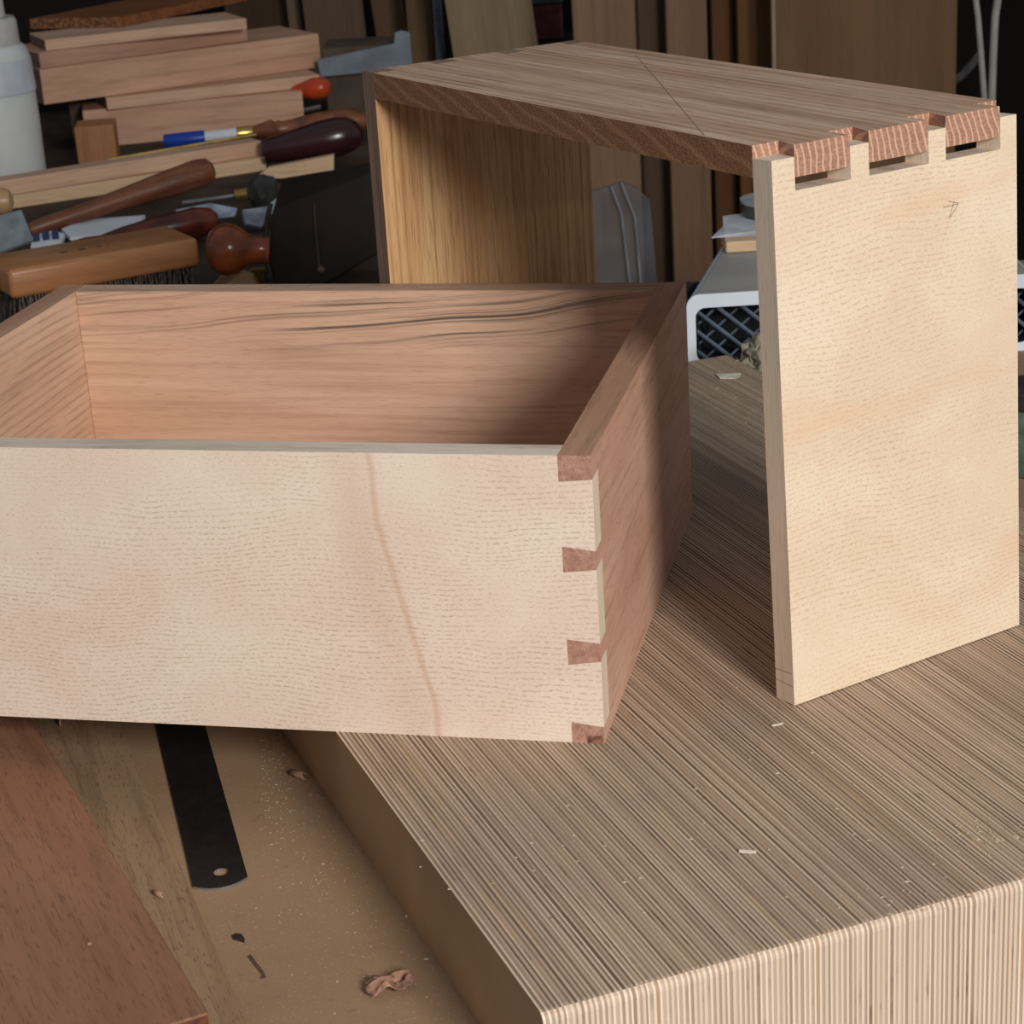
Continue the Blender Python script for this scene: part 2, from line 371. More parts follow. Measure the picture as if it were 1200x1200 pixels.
# ------------------------------------------------------------------ laminated block
BYAW = math.atan2(0.345, 0.9385)
blk = thing('laminated_block', 'thick striped laminated plywood block carrying the drawer and cabinet', 'wood block', (-0.0002, 0.4934, ZB), BYAW)
BW, BL, BH = 0.345, 0.566, -ZB
bm = bmesh.new(); add_prism(bm, [(0, -.055), (.017, -.055), (.017, 0), (BL, 0), (BL, BH), (0, BH)], 'X', 0, BW)
top_edges = [e for e in bm.edges if all(abs(q.co.z-BH) < 1e-6 for q in e.verts) and abs(e.verts[0].co.y-e.verts[1].co.y) < 1e-6]
bevel(bm, 0.0030, 4, top_edges)
vert_far = [e for e in bm.edges if all(q.co.y > BL-0.006 and q.co.x > BW-1e-5 for q in e.verts)]
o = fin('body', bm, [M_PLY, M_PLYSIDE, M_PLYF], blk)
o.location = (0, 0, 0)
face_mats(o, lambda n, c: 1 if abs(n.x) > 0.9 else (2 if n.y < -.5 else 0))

# ------------------------------------------------------------------ drawer
DX, DY, DYAW = 0.0279, 0.6587, -0.2368
DW, DD, DH, DT, DTB, DTF = 0.2976, 0.2362, 0.1085, 0.0118, 0.0133, 0.0110
drw = thing('drawer', 'open dovetailed drawer box with pale maple front and reddish sides', 'drawer', (DX, DY, 0), DYAW)
# pins: (inner z0, inner z1, outer z0, outer z1)
PINS = [(0, .0080, 0, .0066), (.0304, .0402, .0320, .0390), (.0656, .0752, .0668, .0738), (.0990, DH, .0999, DH)]
def side_outline(x_in, x_out):
    L = []
    for a0, a1, b0, b1 in PINS:
        if a0 > 0: L += [(x_out, b0), (x_in, a0)]
        if a1 < DH: L += [(x_in, a1), (x_out, b1)]
    return L
R_ = side_outline(-DT, 0)
L_ = side_outline(-DW+DT, -DW)
out = [(-DT, 0)] + R_ + [(-DT, DH)]
# right edge upwards, then left edge downwards
right = [(-DT, 0.0080)] + R_[1:-1] + [(-DT, 0.0990)]
right = [(-DT, 0.0)] + R_[0:] + [(-DT, DH)]
left = [(-DW+DT, DH)] + L_[::-1] + [(-DW+DT, 0.0)]
bm = bmesh.new(); add_prism(bm, right+left, 'Y', 0, DTF)
o = fin('front_board', bm, [M_MAPLE_F, M_MAPLE_E, M_MAPLE_T], drw)
face_mats(o, lambda n, c: 0 if abs(n.y) > .5 else (2 if abs(n.z) > .9 else 1))
def side(name, xi, xo, mat):
    bm = bmesh.new()
    add_box(bm, min(xi, xo), max(xi, xo), DTF, DD, 0, DH)
    for a0, a1, b0, b1 in PINS: add_prism(bm, [(xi, a0), (xo, b0), (xo, b1), (xi, a1)], 'Y', 0, DTF)
    o = fin(name, bm, [mat, M_PEAR_END, M_PEAR_TY], drw)
    face_mats(o, lambda n, c: 1 if n.y < -.8 else (2 if abs(n.z) > .9 and c.z > .5*DH else 0))
    return o
side('side_board', -DT, -0.0002, M_PEAR_R)
side('side_board', -DW+DT, -DW+0.0002, M_PEAR_L)
o = box('back_board', (-DW+DT, -DT, DD-DTB, DD, 0, DH), [M_PEAR_B, M_PEAR_T], drw, bev=0.0004)
face_mats(o, lambda n, c: 1 if n.z > .6 else 0)
box('bottom_panel', (-DW+DT-.004, -DT+.004, DTF-.004, DD-DTB, 0.008, 0.014), M_PEAR_B, drw, bev=0)
box('groove_plug', (-0.0062, -0.0006, -0.00025, 0.003, 0.0002, 0.0030), plain('plug', (166, 112, 88), .7, var=.3, sc=500), drw, bev=0)
for xa in (-0.214, -0.196, -0.176):
    bm = bmesh.new(); add_prism(bm, [(xa, DD-.012), (xa+.0006, DD-.012), (xa+.0036, DD-.001), (xa+.003, DD-.001)], 'Z', DH-.0004, DH+.00012)
    fin('pencil_mark', bm, M_PENCIL, drw)

# ------------------------------------------------------------------ cabinet (top panel half seated on the right-hand panel)
CX, CY, CYAW = 0.0987, 0.6789, -1.025
D2, H2, T2, W2, TT, ZT, AR = 0.1138, 0.1991, 0.0102, 0.2951, 0.0111, 0.2034, 0.0436
cab = thing('cabinet', 'unfinished three-sided cabinet with maple right panel and oak top, dovetails half seated', 'cabinet', (CX, CY, 0), CYAW)
TAILS = [(.0098, .0346), (.0430, .0708), (.0790, .1057)]
FL = 0.0018
XR = -H2*math.sin(AR)                      # outer plane of the right panel at its top
SB = 0.1876                                 # socket floor height
def pin_spans():
    e = [0.0]
    for a, b in TAILS: e += [a, b]
    e.append(D2); return [(e[i], e[i+1]) for i in range(0, len(e), 2)]
def pinned_panel(name, x_in, x_out, zbody, ztop_, mats, fn, rot=None, loc=None):
    bm = bmesh.new()
    add_box(bm, min(x_in, x_out), max(x_in, x_out), 0, D2, 0, zbody)
    for k, (a, b) in enumerate(pin_spans()):
        ai = a - (FL if k > 0 else 0); bi = b + (FL if k < 3 else 0)
        add_prism(bm, [(x_out, a), (x_out, b), (x_in, bi), (x_in, ai)], 'Z', zbody, ztop_)
    o = fin(name, bm, mats, cab, loc, rot); face_mats(o, fn); return o
pr_ = pinned_panel('side_panel', -T2, 0, SB, H2, [M_MAPLE_P, M_MAPLE_E, M_MAPLE_T],
             lambda n, c: 0 if abs(n.x) > .8 else (2 if n.z > .8 else 1), rot=(0, -AR, 0), loc=(0, 0, 0.0005))
pr_['label'] = 'pale maple panel with open dovetail sockets'
pl_ = pinned_panel('side_panel', -W2+T2, -W2, ZT-TT, ZT, [M_OAK_L, M_OAK_LE], lambda n, c: 0 if abs(n.x) > .8 else 1)
pl_['label'] = 'golden oak panel with vertical grain'
# top panel outline in plan, tails at both ends
xs_r, xe_r = XR-T2, XR-0.0002
xs_l, xe_l = -W2+T2, -W2+0.0002
pts = [(xs_l, 0), (xs_r, 0)]
for a, b in TAILS: pts += [(xs_r, a+FL), (xe_r, a+.0002), (xe_r, b-.0002), (xs_r, b-FL)]
pts += [(xs_r, D2), (xs_l, D2)]
for a, b in TAILS[::-1]: pts += [(xs_l, b-FL), (xe_l, b-.0002), (xe_l, a+.0002), (xs_l, a+FL)]
bm = bmesh.new(); add_prism(bm, pts, 'Z', ZT-TT, ZT)
o = fin('top_panel', bm, [M_OAK_T, M_OAK_FE, M_OAK_END], cab)
face_mats(o, lambda n, c: 0 if abs(n.z) > .8 else (1 if (abs(n.y) > .95 and (c.y < .002 or c.y > D2-.002)) else 2))
o['label'] = 'brown oak top with a diagonal pencil line'
def strip(name, p, q, wd, z, mat, parent, h=.00012):
    p, q = Vector(p), Vector(q); d = (q-p).normalized(); n_ = Vector((-d.y, d.x))*wd/2
    bm = bmesh.new(); add_prism(bm, [tuple(p+n_), tuple(p-n_), tuple(q-n_), tuple(q+n_)], 'Z', z-.0004, z+h); return fin(name, bm, mat, parent)
strip('pencil_line', (-0.2293, 0.103), (-0.0463, 0.001), 0.0004, ZT, M_PENCIL, cab)
# pencilled star-like mark on the right panel, drawn in the panel's own plane (y, z)
bm = bmesh.new()
for (y0, z0), (y1, z1) in [((.0775, .1708), (.0848, .1711)), ((.0798, .1728), (.0845, .1714)), ((.0826, .1722), (.0800, .1664)), ((.0848, .1711), (.0806, .1669))]:
    d = Vector((y1-y0, z1-z0)).normalized(); n_ = Vector((-d.y, d.x))*.00014
    add_prism(bm, [(y0+n_.x, z0+n_.y), (y0-n_.x, z0-n_.y), (y1-n_.x, z1-n_.y), (y1+n_.x, z1+n_.y)], 'X', -.0003, .0001)
fin('pencil_mark', bm, M_PENCIL, cab, (0, 0, .0005), (0, -AR, 0))
bm = bmesh.new()
for zz, s in ((.0118, .0007), (.0078, -.0004)): add_prism(bm, [(-T2, zz), (-.0005, zz+s), (-.0005, zz+s-.00018), (-T2, zz-.00018)], 'Y', -.0001, .0003)
fin('pencil_mark', bm, M_PENCIL, cab, (0, 0, .0005), (0, -AR, 0))

# ------------------------------------------------------------------ foreground left: ruler, strip, red board
ruler = thing('steel_ruler', 'black steel ruler with rounded end and hanging hole, under the drawer', 'ruler', (0, 0, 0))
P0 = onz(224, 1042, ZB); P1 = onz(293, 1030, ZB); Pd = (onz(177, 848, ZB)-P0); 
mid = (P0+P1)/2; dirv = ((onz(177, 848, ZB)+onz(245, 850, ZB))/2-mid).normalized()
hw = 0.0098
bm = bmesh.new()
LEN = 0.23; outl = []
for k in range(13):
    t = -1+2*k/12; outl.append((-0.0042*(1-t*t)+0.0, t*hw))
outl += [(LEN, hw), (LEN, -hw)]
ov = [bm.verts.new((x, y, 0.0010)) for x, y in outl]
hv = [bm.verts.new((0.0068+0.0026*math.cos(2*math.pi*k/16), 0.0026*math.sin(2*math.pi*k/16)-.001, 0.0010)) for k in range(16)]
es = [bm.edges.new((ov[i], ov[(i+1) % len(ov)])) for i in range(len(ov))] + [bm.edges.new((hv[i], hv[(i+1) % 16])) for i in range(16)]
bmesh.ops.triangle_fill(bm, use_beauty=True, edges=es)
r = bmesh.ops.extrude_face_region(bm, geom=list(bm.faces))
for q in r['geom']:
    if isinstance(q, bmesh.types.BMVert): q.co.z = 0.0
o = fin('blade', bm, [M_BLACKSTEEL, M_STEEL], ruler)
face_mats(o, lambda n, c: 0 if abs(n.z) > .7 else 1)
ruler.matrix_world = Matrix.Translation((mid.x, mid.y, ZB)) @ Matrix.Rotation(math.atan2(dirv.y, dirv.x), 4, 'Z')

def quad_board(name, label, cat, uv_top_right_far, uv_top_right_near, width, z0, z1, mats, near_pix=None, bev=.0006, extend=0.03):
    """flat board: right-hand top edge through two photo points, lying from z0 to z1"""
    A = onz(*uv_top_right_near, z1); B = onz(*uv_top_right_far, z1)
    d = (B-A); L = d.length+extend; d.normalize()
    o = box(name, (-width, 0, 0, L, 0, z1-z0), mats, bev=bev)
    ang = math.atan2(d.y, d.x)-math.pi/2
    o.matrix_world = Matrix.Translation((A.x, A.y, z0)) @ Matrix.Rotation(ang, 4, 'Z')
    tag(o, label, cat); return o
quad_board('oak_strip', 'narrow brown oak strip lying between the ruler and red-brown board', 'wood strip', (143, 852), (300, 1225), 0.055, ZB, ZB+0.004, M_STRIP, extend=.05)
o = quad_board('red_board', 'wide red-brown board lying in the lower left corner', 'board', (35, 840), (245, 1187), 0.16, ZB+0.004, ZB+0.020, [M_RED, M_REDEND], extend=.05)
face_mats(o, lambda n, c: 1 if abs(n.y) > .8 else 0)

# ------------------------------------------------------------------ shavings and dust
def curl(name, label, u, v, z, r, turns, wd, rot, group=None):
    bm = bmesh.new(); N = 14; A = []; B = []
    for k in range(N):
        a = turns*2*math.pi*k/(N-1); rr = r*(0.6+0.4*k/(N-1))
        p = (rr*math.cos(a), -wd/2+0.15*wd*math.sin(a*1.3), rr*math.sin(a)+r*.9); q = (rr*math.cos(a)*.9, wd/2, rr*math.sin(a)*.9+r*.9)
        A.append(bm.verts.new(p)); B.append(bm.verts.new(q))
    for k in range(N-1): bm.faces.new((A[k], A[k+1], B[k+1], B[k]))
    o = fin(name, bm, M_SHAVE, smooth=True)
    md = o.modifiers.new('thickness', 'SOLIDIFY'); md.thickness = 0.0003
    o.location = onz(u, v, z); o.rotation_euler = (0, 0, rot)
    tag(o, label, 'wood shaving', group); return o
bm = bmesh.new(); bmesh.ops.create_grid(bm, x_segments=14, y_segments=10, size=1)
for v_ in bm.verts:
    p = v_.co.copy(); nz = mnoise.noise(p*1.3+Vector((2, 5, 1)))+.5*mnoise.noise(p*3.1)
    edge = 1-.25*mnoise.noise(Vector((math.atan2(p.y, p.x)*1.5, 3, 1)))
    v_.co = Vector((p.x*.0075*edge, p.y*.0042*edge+.001*nz, .0022+.0030*nz*(1.2-p.length*.4)))
o = fin('wood_shaving', bm, plain('shaving_pink', (186, 138, 112), .7, var=.25, sc=260), smooth=True)
md = o.modifiers.new('thickness', 'SOLIDIFY'); md.thickness = .0004
mz = min(v_.co.z for v_ in o.data.vertices); o.location = onz(458, 1160, ZB)+Vector((0, 0, -mz+.0004)); o.rotation_euler = (0, 0, .35)
tag(o, 'crumpled pink wood shaving on the bench at bottom centre', 'wood shaving')
curl('wood_shaving', 'small shaving curl on the bench just below the drawer front', 350, 911, ZB, .0018, .6, .007, .9)
curl('wood_shaving', 'shaving curl on the oak strip at the tucked end under drawer', 78, 845, ZB+.004, .003, .6, .010, .2)
curl('wood_shaving', 'tiny shaving beside the rounded end of the black ruler', 186, 1050, ZB+.004, .0012, .6, .005, .9)
def flake(label, u, v, z, L, Wd, rot, group=None, mat=None):
    bm = bmesh.new(); P = [(-L/2, -Wd/2), (L*.1, -Wd*.6), (L/2, -Wd/3), (L/2, Wd/2), (-L*.1, Wd*.4), (-L/2, Wd/2)]
    add_prism(bm, P, 'Z', 0.0, 0.0005)
    o = fin('wood_flake', bm, mat or M_FLAKE); o.location = onz(u, v, z)+Vector((0, 0, .0001)); o.rotation_euler = (.05, .1, rot); tag(o, label, 'wood flake', group)
flake('white wood flake lying on the striped block right of centre', 876, 999, 0, .0055, .0012, -.1)
flake('thin flake lying on the striped block below the cabinet corner', 911, 850, 0, .0050, .0007, .5)
flake('pale flake on the red-brown board', 105, 1107, ZB+.020, .0014, .0010, .3, mat=M_SHAVE)
flake('flat pale chip on the block between drawer and cabinet at the back', 856, 441, 0, .0150, .0080, .2)
rng = random.Random(3)
def dustcloud(name, label, spots, parent_z):
    bm = bmesh.new()
    for (u0, v0, du, dv, n, zz) in spots:
        for _ in range(n):
            u = rng.gauss(u0, du); v = rng.gauss(v0, dv)
            if not ok(u, v, zz): continue
            p = onz(u, v, zz); s = rng.uniform(.00010, .00034)*(2.0 if zz > -.01 else 1); a = rng.uniform(0, 3.14)
            c_, s_ = math.cos(a)*s*rng.uniform(1, 2.2), math.sin(a)*s
            vv = [bm.verts.new((p.x+c_, p.y+s_, zz+.00005)), bm.verts.new((p.x-s_, p.y+c_*.6, zz+.00005)), bm.verts.new((p.x-c_, p.y-s_, zz+.00008)), bm.verts.new((p.x, p.y, zz+s*.9))]
            for t in ((0,1,3), (1,2,3), (2,0,3), (0,2,1)): bm.faces.new([vv[i] for i in t])
    o = fin(name, bm, M_DUST); o['kind'] = 'stuff'; o['label'] = label; o['category'] = 'sawdust'
def ok(u, v, zz):
    if zz < -.01:
        e = (u-330)/(570-330)*(1200-855)+855          # stay left of the block's foot
        return v > e+6 and (u > 305 or v > 1050) and u > 228
    return True
dustcloud('bench_sawdust', 'pale sawdust specks on the bench beside the block', [(300, 905, 35, 35, 900, ZB), (380, 1000, 60, 60, 600, ZB), (430, 1100, 60, 40, 180, ZB), (465, 1158, 22, 10, 60, ZB)], ZB)
dustcloud('block_sawdust', 'pale sawdust specks scattered on top of the striped block', [(1160, 985, 40, 14, 90, 0), (1060, 1050, 50, 14, 40, 0), (900, 950, 120, 60, 60, 0), (620, 1000, 90, 60, 50, 0), (860, 470, 20, 20, 25, 0)], 0)

# ------------------------------------------------------------------ lumber on the bench behind
def level_board(name, label, cat, l, r, vt, z, depth, mats, h=None, bev=.0008):
    P = onz(*l, z); Q = onz(*r, z); hh = h or (ztop(P, vt)-z)
    o = box(name, (0, (Q-P).length, 0, depth, 0, hh), mats, bev=bev)
    d = Q-P; o.matrix_world = Matrix.Translation(P) @ Matrix.Rotation(math.atan2(d.y, d.x), 4, 'Z')
    tag(o, label, cat)
    if isinstance(mats, list) and len(mats) > 1: face_mats(o, lambda n, c: 1 if abs(n.x) > .8 else 0)
    return z+hh+.0003
z = ZB
z = level_board('plank', 'lower of two pale planks stacked behind the brown hammer handle', 'plank', (0, 247), (313, 200), 231, z, .040, [M_CHERRY[3], M_CHERRY_END])
ZPA = level_board('plank', 'upper of two pale planks stacked behind the brown hammer handle', 'plank', (0, 231), (308, 182), 213, z, .026, [M_CHERRY[1], M_CHERRY_END])
z = ZB
E2 = M_CHERRY_END
z6 = level_board('lumber_offcut', 'thick pinkish board at the bottom of the lumber pile', 'board', (102, 174), (358, 150), 130, z, .11, [M_CHERRY[0], E2])
z5 = level_board('lumber_offcut', 'thin pinkish board second from the bottom of the lumber pile', 'board', (126, 129), (376, 101), 115, z6, .10, [M_CHERRY[1], E2])
z4 = level_board('lumber_offcut', 'thickest and longest board in the middle of the lumber pile', 'board', (52, 123), (377, 79), 81, z5, .11, [M_CHERRY[0], E2])
z3 = level_board('lumber_offcut', 'greyish board lying directly on the thickest board of the pile', 'board', (48, 81), (291, 48), 62, z4, .09, [M_CHERRY[2], E2])
z2 = level_board('lumber_offcut', 'thin pale board just under the dark brown top board of the pile', 'board', (54, 60), (290, 34), 47, z3, .08, [M_CHERRY[1], E2])
# dark brown board on top, corner towards the viewer
Pc = onz(143, 32, z2); A_ = onz(36, 34, z2)-Pc; B_ = onz(283, 2, z2)-Pc
bm = bmesh.new(); hz = ztop(Pc, 20)-z2
q = [Pc, Pc+B_*1.05, Pc+B_*1.05+A_, Pc+A_]
add_prism(bm, [(p.x-Pc.x, p.y-Pc.y) for p in q], 'Z', 0, hz)
o = fin('lumber_offcut', bm, [M_BROWNB, plain('brown_end', (156, 104, 66), .7, var=.3, sc=260)], loc=Pc)
tag(o, 'dark reddish-brown board on top of the lumber pile', 'board')
ad = A_.normalized(); face_mats(o, lambda n, c: 1 if abs(n.dot(ad)) < .35 and abs(n.z) < .5 and n.y < 0 else 0)
o = box('wood_offcut', (0, .040, 0, .045, 0, .038), wood('block_oak', (176, 124, 84), (160, 108, 70), (110, 70, 44), 'Z', seed=3), bev=.001)
P = onz(92, 193, ZB); o.location = P; o.rotation_euler = (0, 0, .1); tag(o, 'small upright brown wood block right of the white bottle', 'wood block')
o = box('wood_offcut', (0, .030, 0, .08, 0, .040), wood('dark_block', (104, 84, 74), (90, 72, 62), (60, 46, 40), 'Y', seed=4), bev=.001)
o.location = onz(80, 170, ZB)+Vector((0, .03, 0)); tag(o, 'dark grey-brown wood block behind the small upright block', 'wood block')

# white bottle
bot = thing('plastic_bottle', 'white translucent plastic bottle cut off at the left frame edge', 'bottle', onz(4, 207, ZB))
def zprof(prof, name, mat, parent):
    o = lathe_obj(name, prof, mat, parent, 32); o.rotation_euler = (0, -math.pi/2, 0); return o
M_WHITEPL = plain('white_plastic', (222, 224, 222), .4, spec=.4, var=.04, sc=12); M_WHITEPL.node_tree.nodes['Principled BSDF'].inputs['Subsurface Weight'].default_value = 0.15
zprof([(0, .038), (.002, .043), (.06, .0435), (.118, .042), (.126, .040), (.130, .036)], 'body', M_WHITEPL, bot)
zprof([(.084, .0438), (.0845, .0442), (.116, .0430), (.1165, .0424)], 'label_band', plain('bottle_band', (206, 212, 222), .45, var=.05, sc=30), bot)
zprof([(.129, .033), (.131, .0345), (.152, .034), (.156, .032)], 'collar', plain('bottle_collar', (206, 204, 198), .45, var=.05), bot)
zprof([(.155, .022), (.157, .024), (.176, .0235), (.178, .022)], 'cap', plain('bottle_cap', (214, 212, 206), .45, var=.05), bot)
bot.rotation_euler = (0, 0, 0)

# ------------------------------------------------------------------ hand tools
def tool(name, label, cat, p, q, parts, group=None):
    """lathe tool with axis from p to q; parts = [(name, mat, [(t along 0..1 in metres, r)])]"""
    e = thing(name, label, cat, group=group); aim(e, p, q)
    L = (q-p).length
    for nm, mt, prof in parts: lathe_obj(nm, [(t*L, r) for t, r in prof], mt, e)
    return e
M_HAMMER = wood('handle_walnut', (134, 84, 54), (104, 60, 38), (62, 34, 24), 'X', (14, 60), (20, 200, .5), (100, 900, .3), rough=.4, spec=.4, seed=1)
M_ROSE = wood('handle_rosewood', (62, 30, 34), (50, 24, 28), (28, 14, 18), 'X', (14, 90), (12, 400, .5), (60, 900, .2), rough=.22, spec=.5, seed=2)
M_REDH = plain('handle_red_brown', (112, 46, 30), .25, spec=.5, var=.25, sc=40)
M_ORANGE = plain('handle_orange_brown', (160, 78, 40), .2, spec=.55, var=.2, sc=50)
M_TURN = plain('handle_turned', (142, 84, 54), .35, spec=.45, var=.2, sc=60)
M_BRASS = plain('brass', (206, 170, 96), .28, metal=.85, var=.1)
M_BLUE = plain('blue_plastic', (28, 66, 168), .35, var=.05)
M_WHITE = plain('white_paper', (226, 230, 236), .7, var=.04, sc=30)
M_PALE = plain('pale_handle', (210, 168, 122), .35, var=.1, sc=40)
M_DARK = plain('dark_iron', (40, 29, 23), .5, metal=.2, var=.2, sc=30)
M_RUBBER = plain('dark_rubber', (56, 56, 54), .8, var=.2, sc=120)
M_NAVY = plain('navy_print', (46, 58, 100), .7, var=.05)

Yh = 1.80; k = pxm(Yh)
tool('hammer_handle', 'worn dark brown wooden handle with rounded end lying across the planks', 'tool handle', at(34, 270, Yh-.05), at(250, 198, Yh+.03),
     [('shaft', M_HAMMER, [(0, 7*k), (.03, 9*k), (.25, 10*k), (.5, 12.5*k), (.75, 16*k), (.92, 17.5*k), (.975, 15*k), (.995, 9*k), (1, 2*k)])])
Yc = 2.11; k = pxm(Yc)
tool('chisel', 'chisel with blue blade guard, brass ferrule and brown turned handle', 'chisel', at(192, 166, Yc), at(432, 140, Yc+.02),
     [('blade_guard', M_BLUE, [(0, 7.5*k), (.01, 8.5*k), (.19, 8.5*k), (.20, 8*k)]),
      ('blade', M_WHITE, [(.19, 7*k), (.36, 7*k)]),
      ('ferrule', M_BRASS, [(.355, 7*k), (.36, 8*k), (.43, 7.6*k), (.435, 7*k)]),
      ('handle', M_TURN, [(.43, 7*k), (.49, 10*k), (.51, 11.5*k), (.53, 12*k), (.545, 9*k), (.56, 10.5*k), (.58, 9*k), (.62, 10*k), (.7, 13*k), (.82, 16*k), (.92, 16*k), (.99, 9*k), (1, 2*k)])])
Yr = 2.0; k = pxm(Yr)
tool('burnisher_handle', 'glossy dark purple-brown egg-shaped tool handle', 'tool handle', at(309, 178, Yr), at(426, 154, Yr+.01),
     [('handle', M_ROSE, [(0, 12.5*k), (.02, 13.5*k), (.2, 16.5*k), (.4, 20*k), (.6, 22.8*k), (.75, 23*k), (.87, 20*k), (.95, 14*k), (.99, 6*k), (1, 1*k)])])
Yk = 1.70; k = pxm(Yk)
tool('file_handle', 'red-brown glossy tapered handle lying behind the brush', 'tool handle', at(84, 288, Yk-.03), at(256, 256, Yk+.02),
     [('handle', M_REDH, [(0, 5*k), (.1, 7*k), (.2, 6*k), (.35, 11*k), (.6, 16*k), (.85, 18.5*k), (.95, 15*k), (.99, 8*k), (1, 1*k)])])
# black-handled tool with steel rod
Yj = 1.84; k = pxm(Yj)
t = tool('screwdriver', 'steel-shafted tool with small brass ferrule and lumpy black handle', 'screwdriver', at(214, 238, Yj), at(326, 222, Yj),
     [('shaft', M_STEEL, [(0, 2.6*k), (.56, 2.6*k)]), ('ferrule', M_BRASS, [(.55, 6*k), (.56, 7.5*k), (.68, 7.5*k), (.69, 6*k)])])
bm = bmesh.new(); bmesh.ops.create_icosphere(bm, subdivisions=3, radius=1)
for v_ in bm.verts:
    s = 1+.35*mnoise.noise(v_.co*1.9+Vector((3, 1, 2)))
    v_.co = Vector((v_.co.x*17*k*s, v_.co.y*13*k*s, v_.co.z*21*k*s))
o = fin('handle', bm, M_RUBBER, t, smooth=True); o.location = ((at(308, 221, Yj)-at(214, 238, Yj)).length, 0, 0)
# hand plane: dark body plus turned knob
Yp = 1.50; k = pxm(Yp)
pln = thing('hand_plane', 'near-black box-shaped hand plane with glossy orange-brown knob', 'hand plane', (0, 0, 0))
org = at(318, 330, Yp); org.z = ZB
def cl(p): p.z = max(p.z, ZB+.0002); return p
bm = bmesh.new()
FRp = [(320, 247), (434, 202), (448, 200), (452, 292), (384, 331), (376, 336), (322, 336), (315, 300)]
BKp = [(329, 213), (436, 190), (448, 189), (452, 280), (386, 318), (378, 322), (330, 322), (326, 290)]
vA = [bm.verts.new(cl(at(u, v_, Yp))-org) for u, v_ in FRp]; vB = [bm.verts.new(cl(at(u, v_, Yp+.075))-org) for u, v_ in BKp]
bm.faces.new(vA); bm.faces.new(vB[::-1])
for i in range(len(vA)): bm.faces.new((vA[i], vA[(i+1) % len(vA)], vB[(i+1) % len(vA)], vB[i]))
bmesh.ops.recalc_face_normals(bm, faces=bm.faces); bevel(bm, .0008, 1)
fin('body', bm, M_DARK, pln); pln.location = org
bm = bmesh.new(); add_tube(bm, [cl(at(u, v_, Yp-.003)+Vector((0, 0, .0045)))-org for u, v_ in [(318, 246), (314, 262), (312, 285), (313, 310), (317, 328)]], 3.0*k, 10)
fin('rim', bm, plain('plane_rim', (70, 64, 60), .4, metal=.5), pln, smooth=True)
bm = bmesh.new(); add_tube(bm, [at(u, v_, Yp-.001)-org for u, v_ in [(368, 238), (370, 275), (374, 312)]], 1.6*k, 8)
fin('strap', bm, plain('plane_strap', (70, 56, 46), .6), pln)
bm = bmesh.new(); bmesh.ops.create_icosphere(bm, subdivisions=2, radius=5*k)
o = fin('stud', bm, plain('plane_stud', (110, 84, 66), .5), pln, at(376, 316, Yp-.001)-org, smooth=True)
o = lathe_obj('knob', [(0, 2*k), (.5*k, 8*k), (4*k, 19*k), (12*k, 27*k), (24*k, 30.5*k), (36*k, 28*k), (48*k, 20*k), (56*k, 16.5*k), (66*k, 15.5*k), (72*k, 17*k)], M_ORANGE, pln)
p_ = at(241, 292, Yp-.012); q_ = at(314, 293, Yp-.004)
x_ = (q_-p_).normalized(); z_ = Vector((0, 0, 1)); z_ = (z_-x_*z_.dot(x_)).normalized(); y_ = z_.cross(x_)
Mx = Matrix((x_, y_, z_)).transposed().to_4x4(); Mx.translation = p_-org; o.matrix_local = Mx

# brush
zb = -0.010
P = onz(24, 350, zb); Q = onz(236, 312, zb); d = Q-P; L = d.length
br = thing('bench_brush', 'brown wooden-backed bench brush with grey bristles', 'brush', (P.x, P.y, ZB), math.atan2(d.y, d.x))
hB = (ztop(P, 320)-zb)*1.15
bm = bmesh.new(); add_box(bm, -.006, L, 0, .062, zb-ZB, zb-ZB+hB); bevel(bm, .0035, 3)
M_BRUSH = wood('brush_wood', (188, 132, 86), (168, 112, 70), (112, 72, 46), 'X', (10, 40), (14, 150, .4), (60, 900, .2), rough=.38, spec=.45, seed=4)
fin('back', bm, M_BRUSH, br, smooth=True)
bm = bmesh.new(); rb = random.Random(5)
for i in range(56):
    for j in range(14):
        x = .002+(L-.006)*i/55+rb.uniform(-.0008, .0008); y = .004+.054*j/13+rb.uniform(-.001, .001)
        ex = x+rb.uniform(-.004, .004)*1.2; ey = y+rb.uniform(-.006, .003); r0 = .0009
        a = [bm.verts.new((x+r0*math.cos(t_), y+r0*math.sin(t_), zb-ZB+.001)) for t_ in (0, 2.1, 4.2)]
        b = [bm.verts.new((ex+r0*.8*math.cos(t_), ey+r0*.8*math.sin(t_), .0005)) for t_ in (0, 2.1, 4.2)]
        for t_ in range(3): bm.faces.new((a[t_], a[(t_+1) % 3], b[(t_+1) % 3], b[t_]))
o = fin('bristles', bm, plain('bristle', (128, 116, 108), .7, var=.35, sc=500), br); o['kind'] = 'stuff'
bm = bmesh.new()
for i, (a, b) in enumerate([(.30, .34), (.36, .365), (.40, .44), (.47, .475), (.50, .53), (.56, .565)]):
    add_box(bm, a*L, b*L, .025, .030, zb-ZB+hB-.0003, zb-ZB+hB+.0001)
fin('stamped_mark', bm, plain('stamp', (104, 72, 50), .7), br)

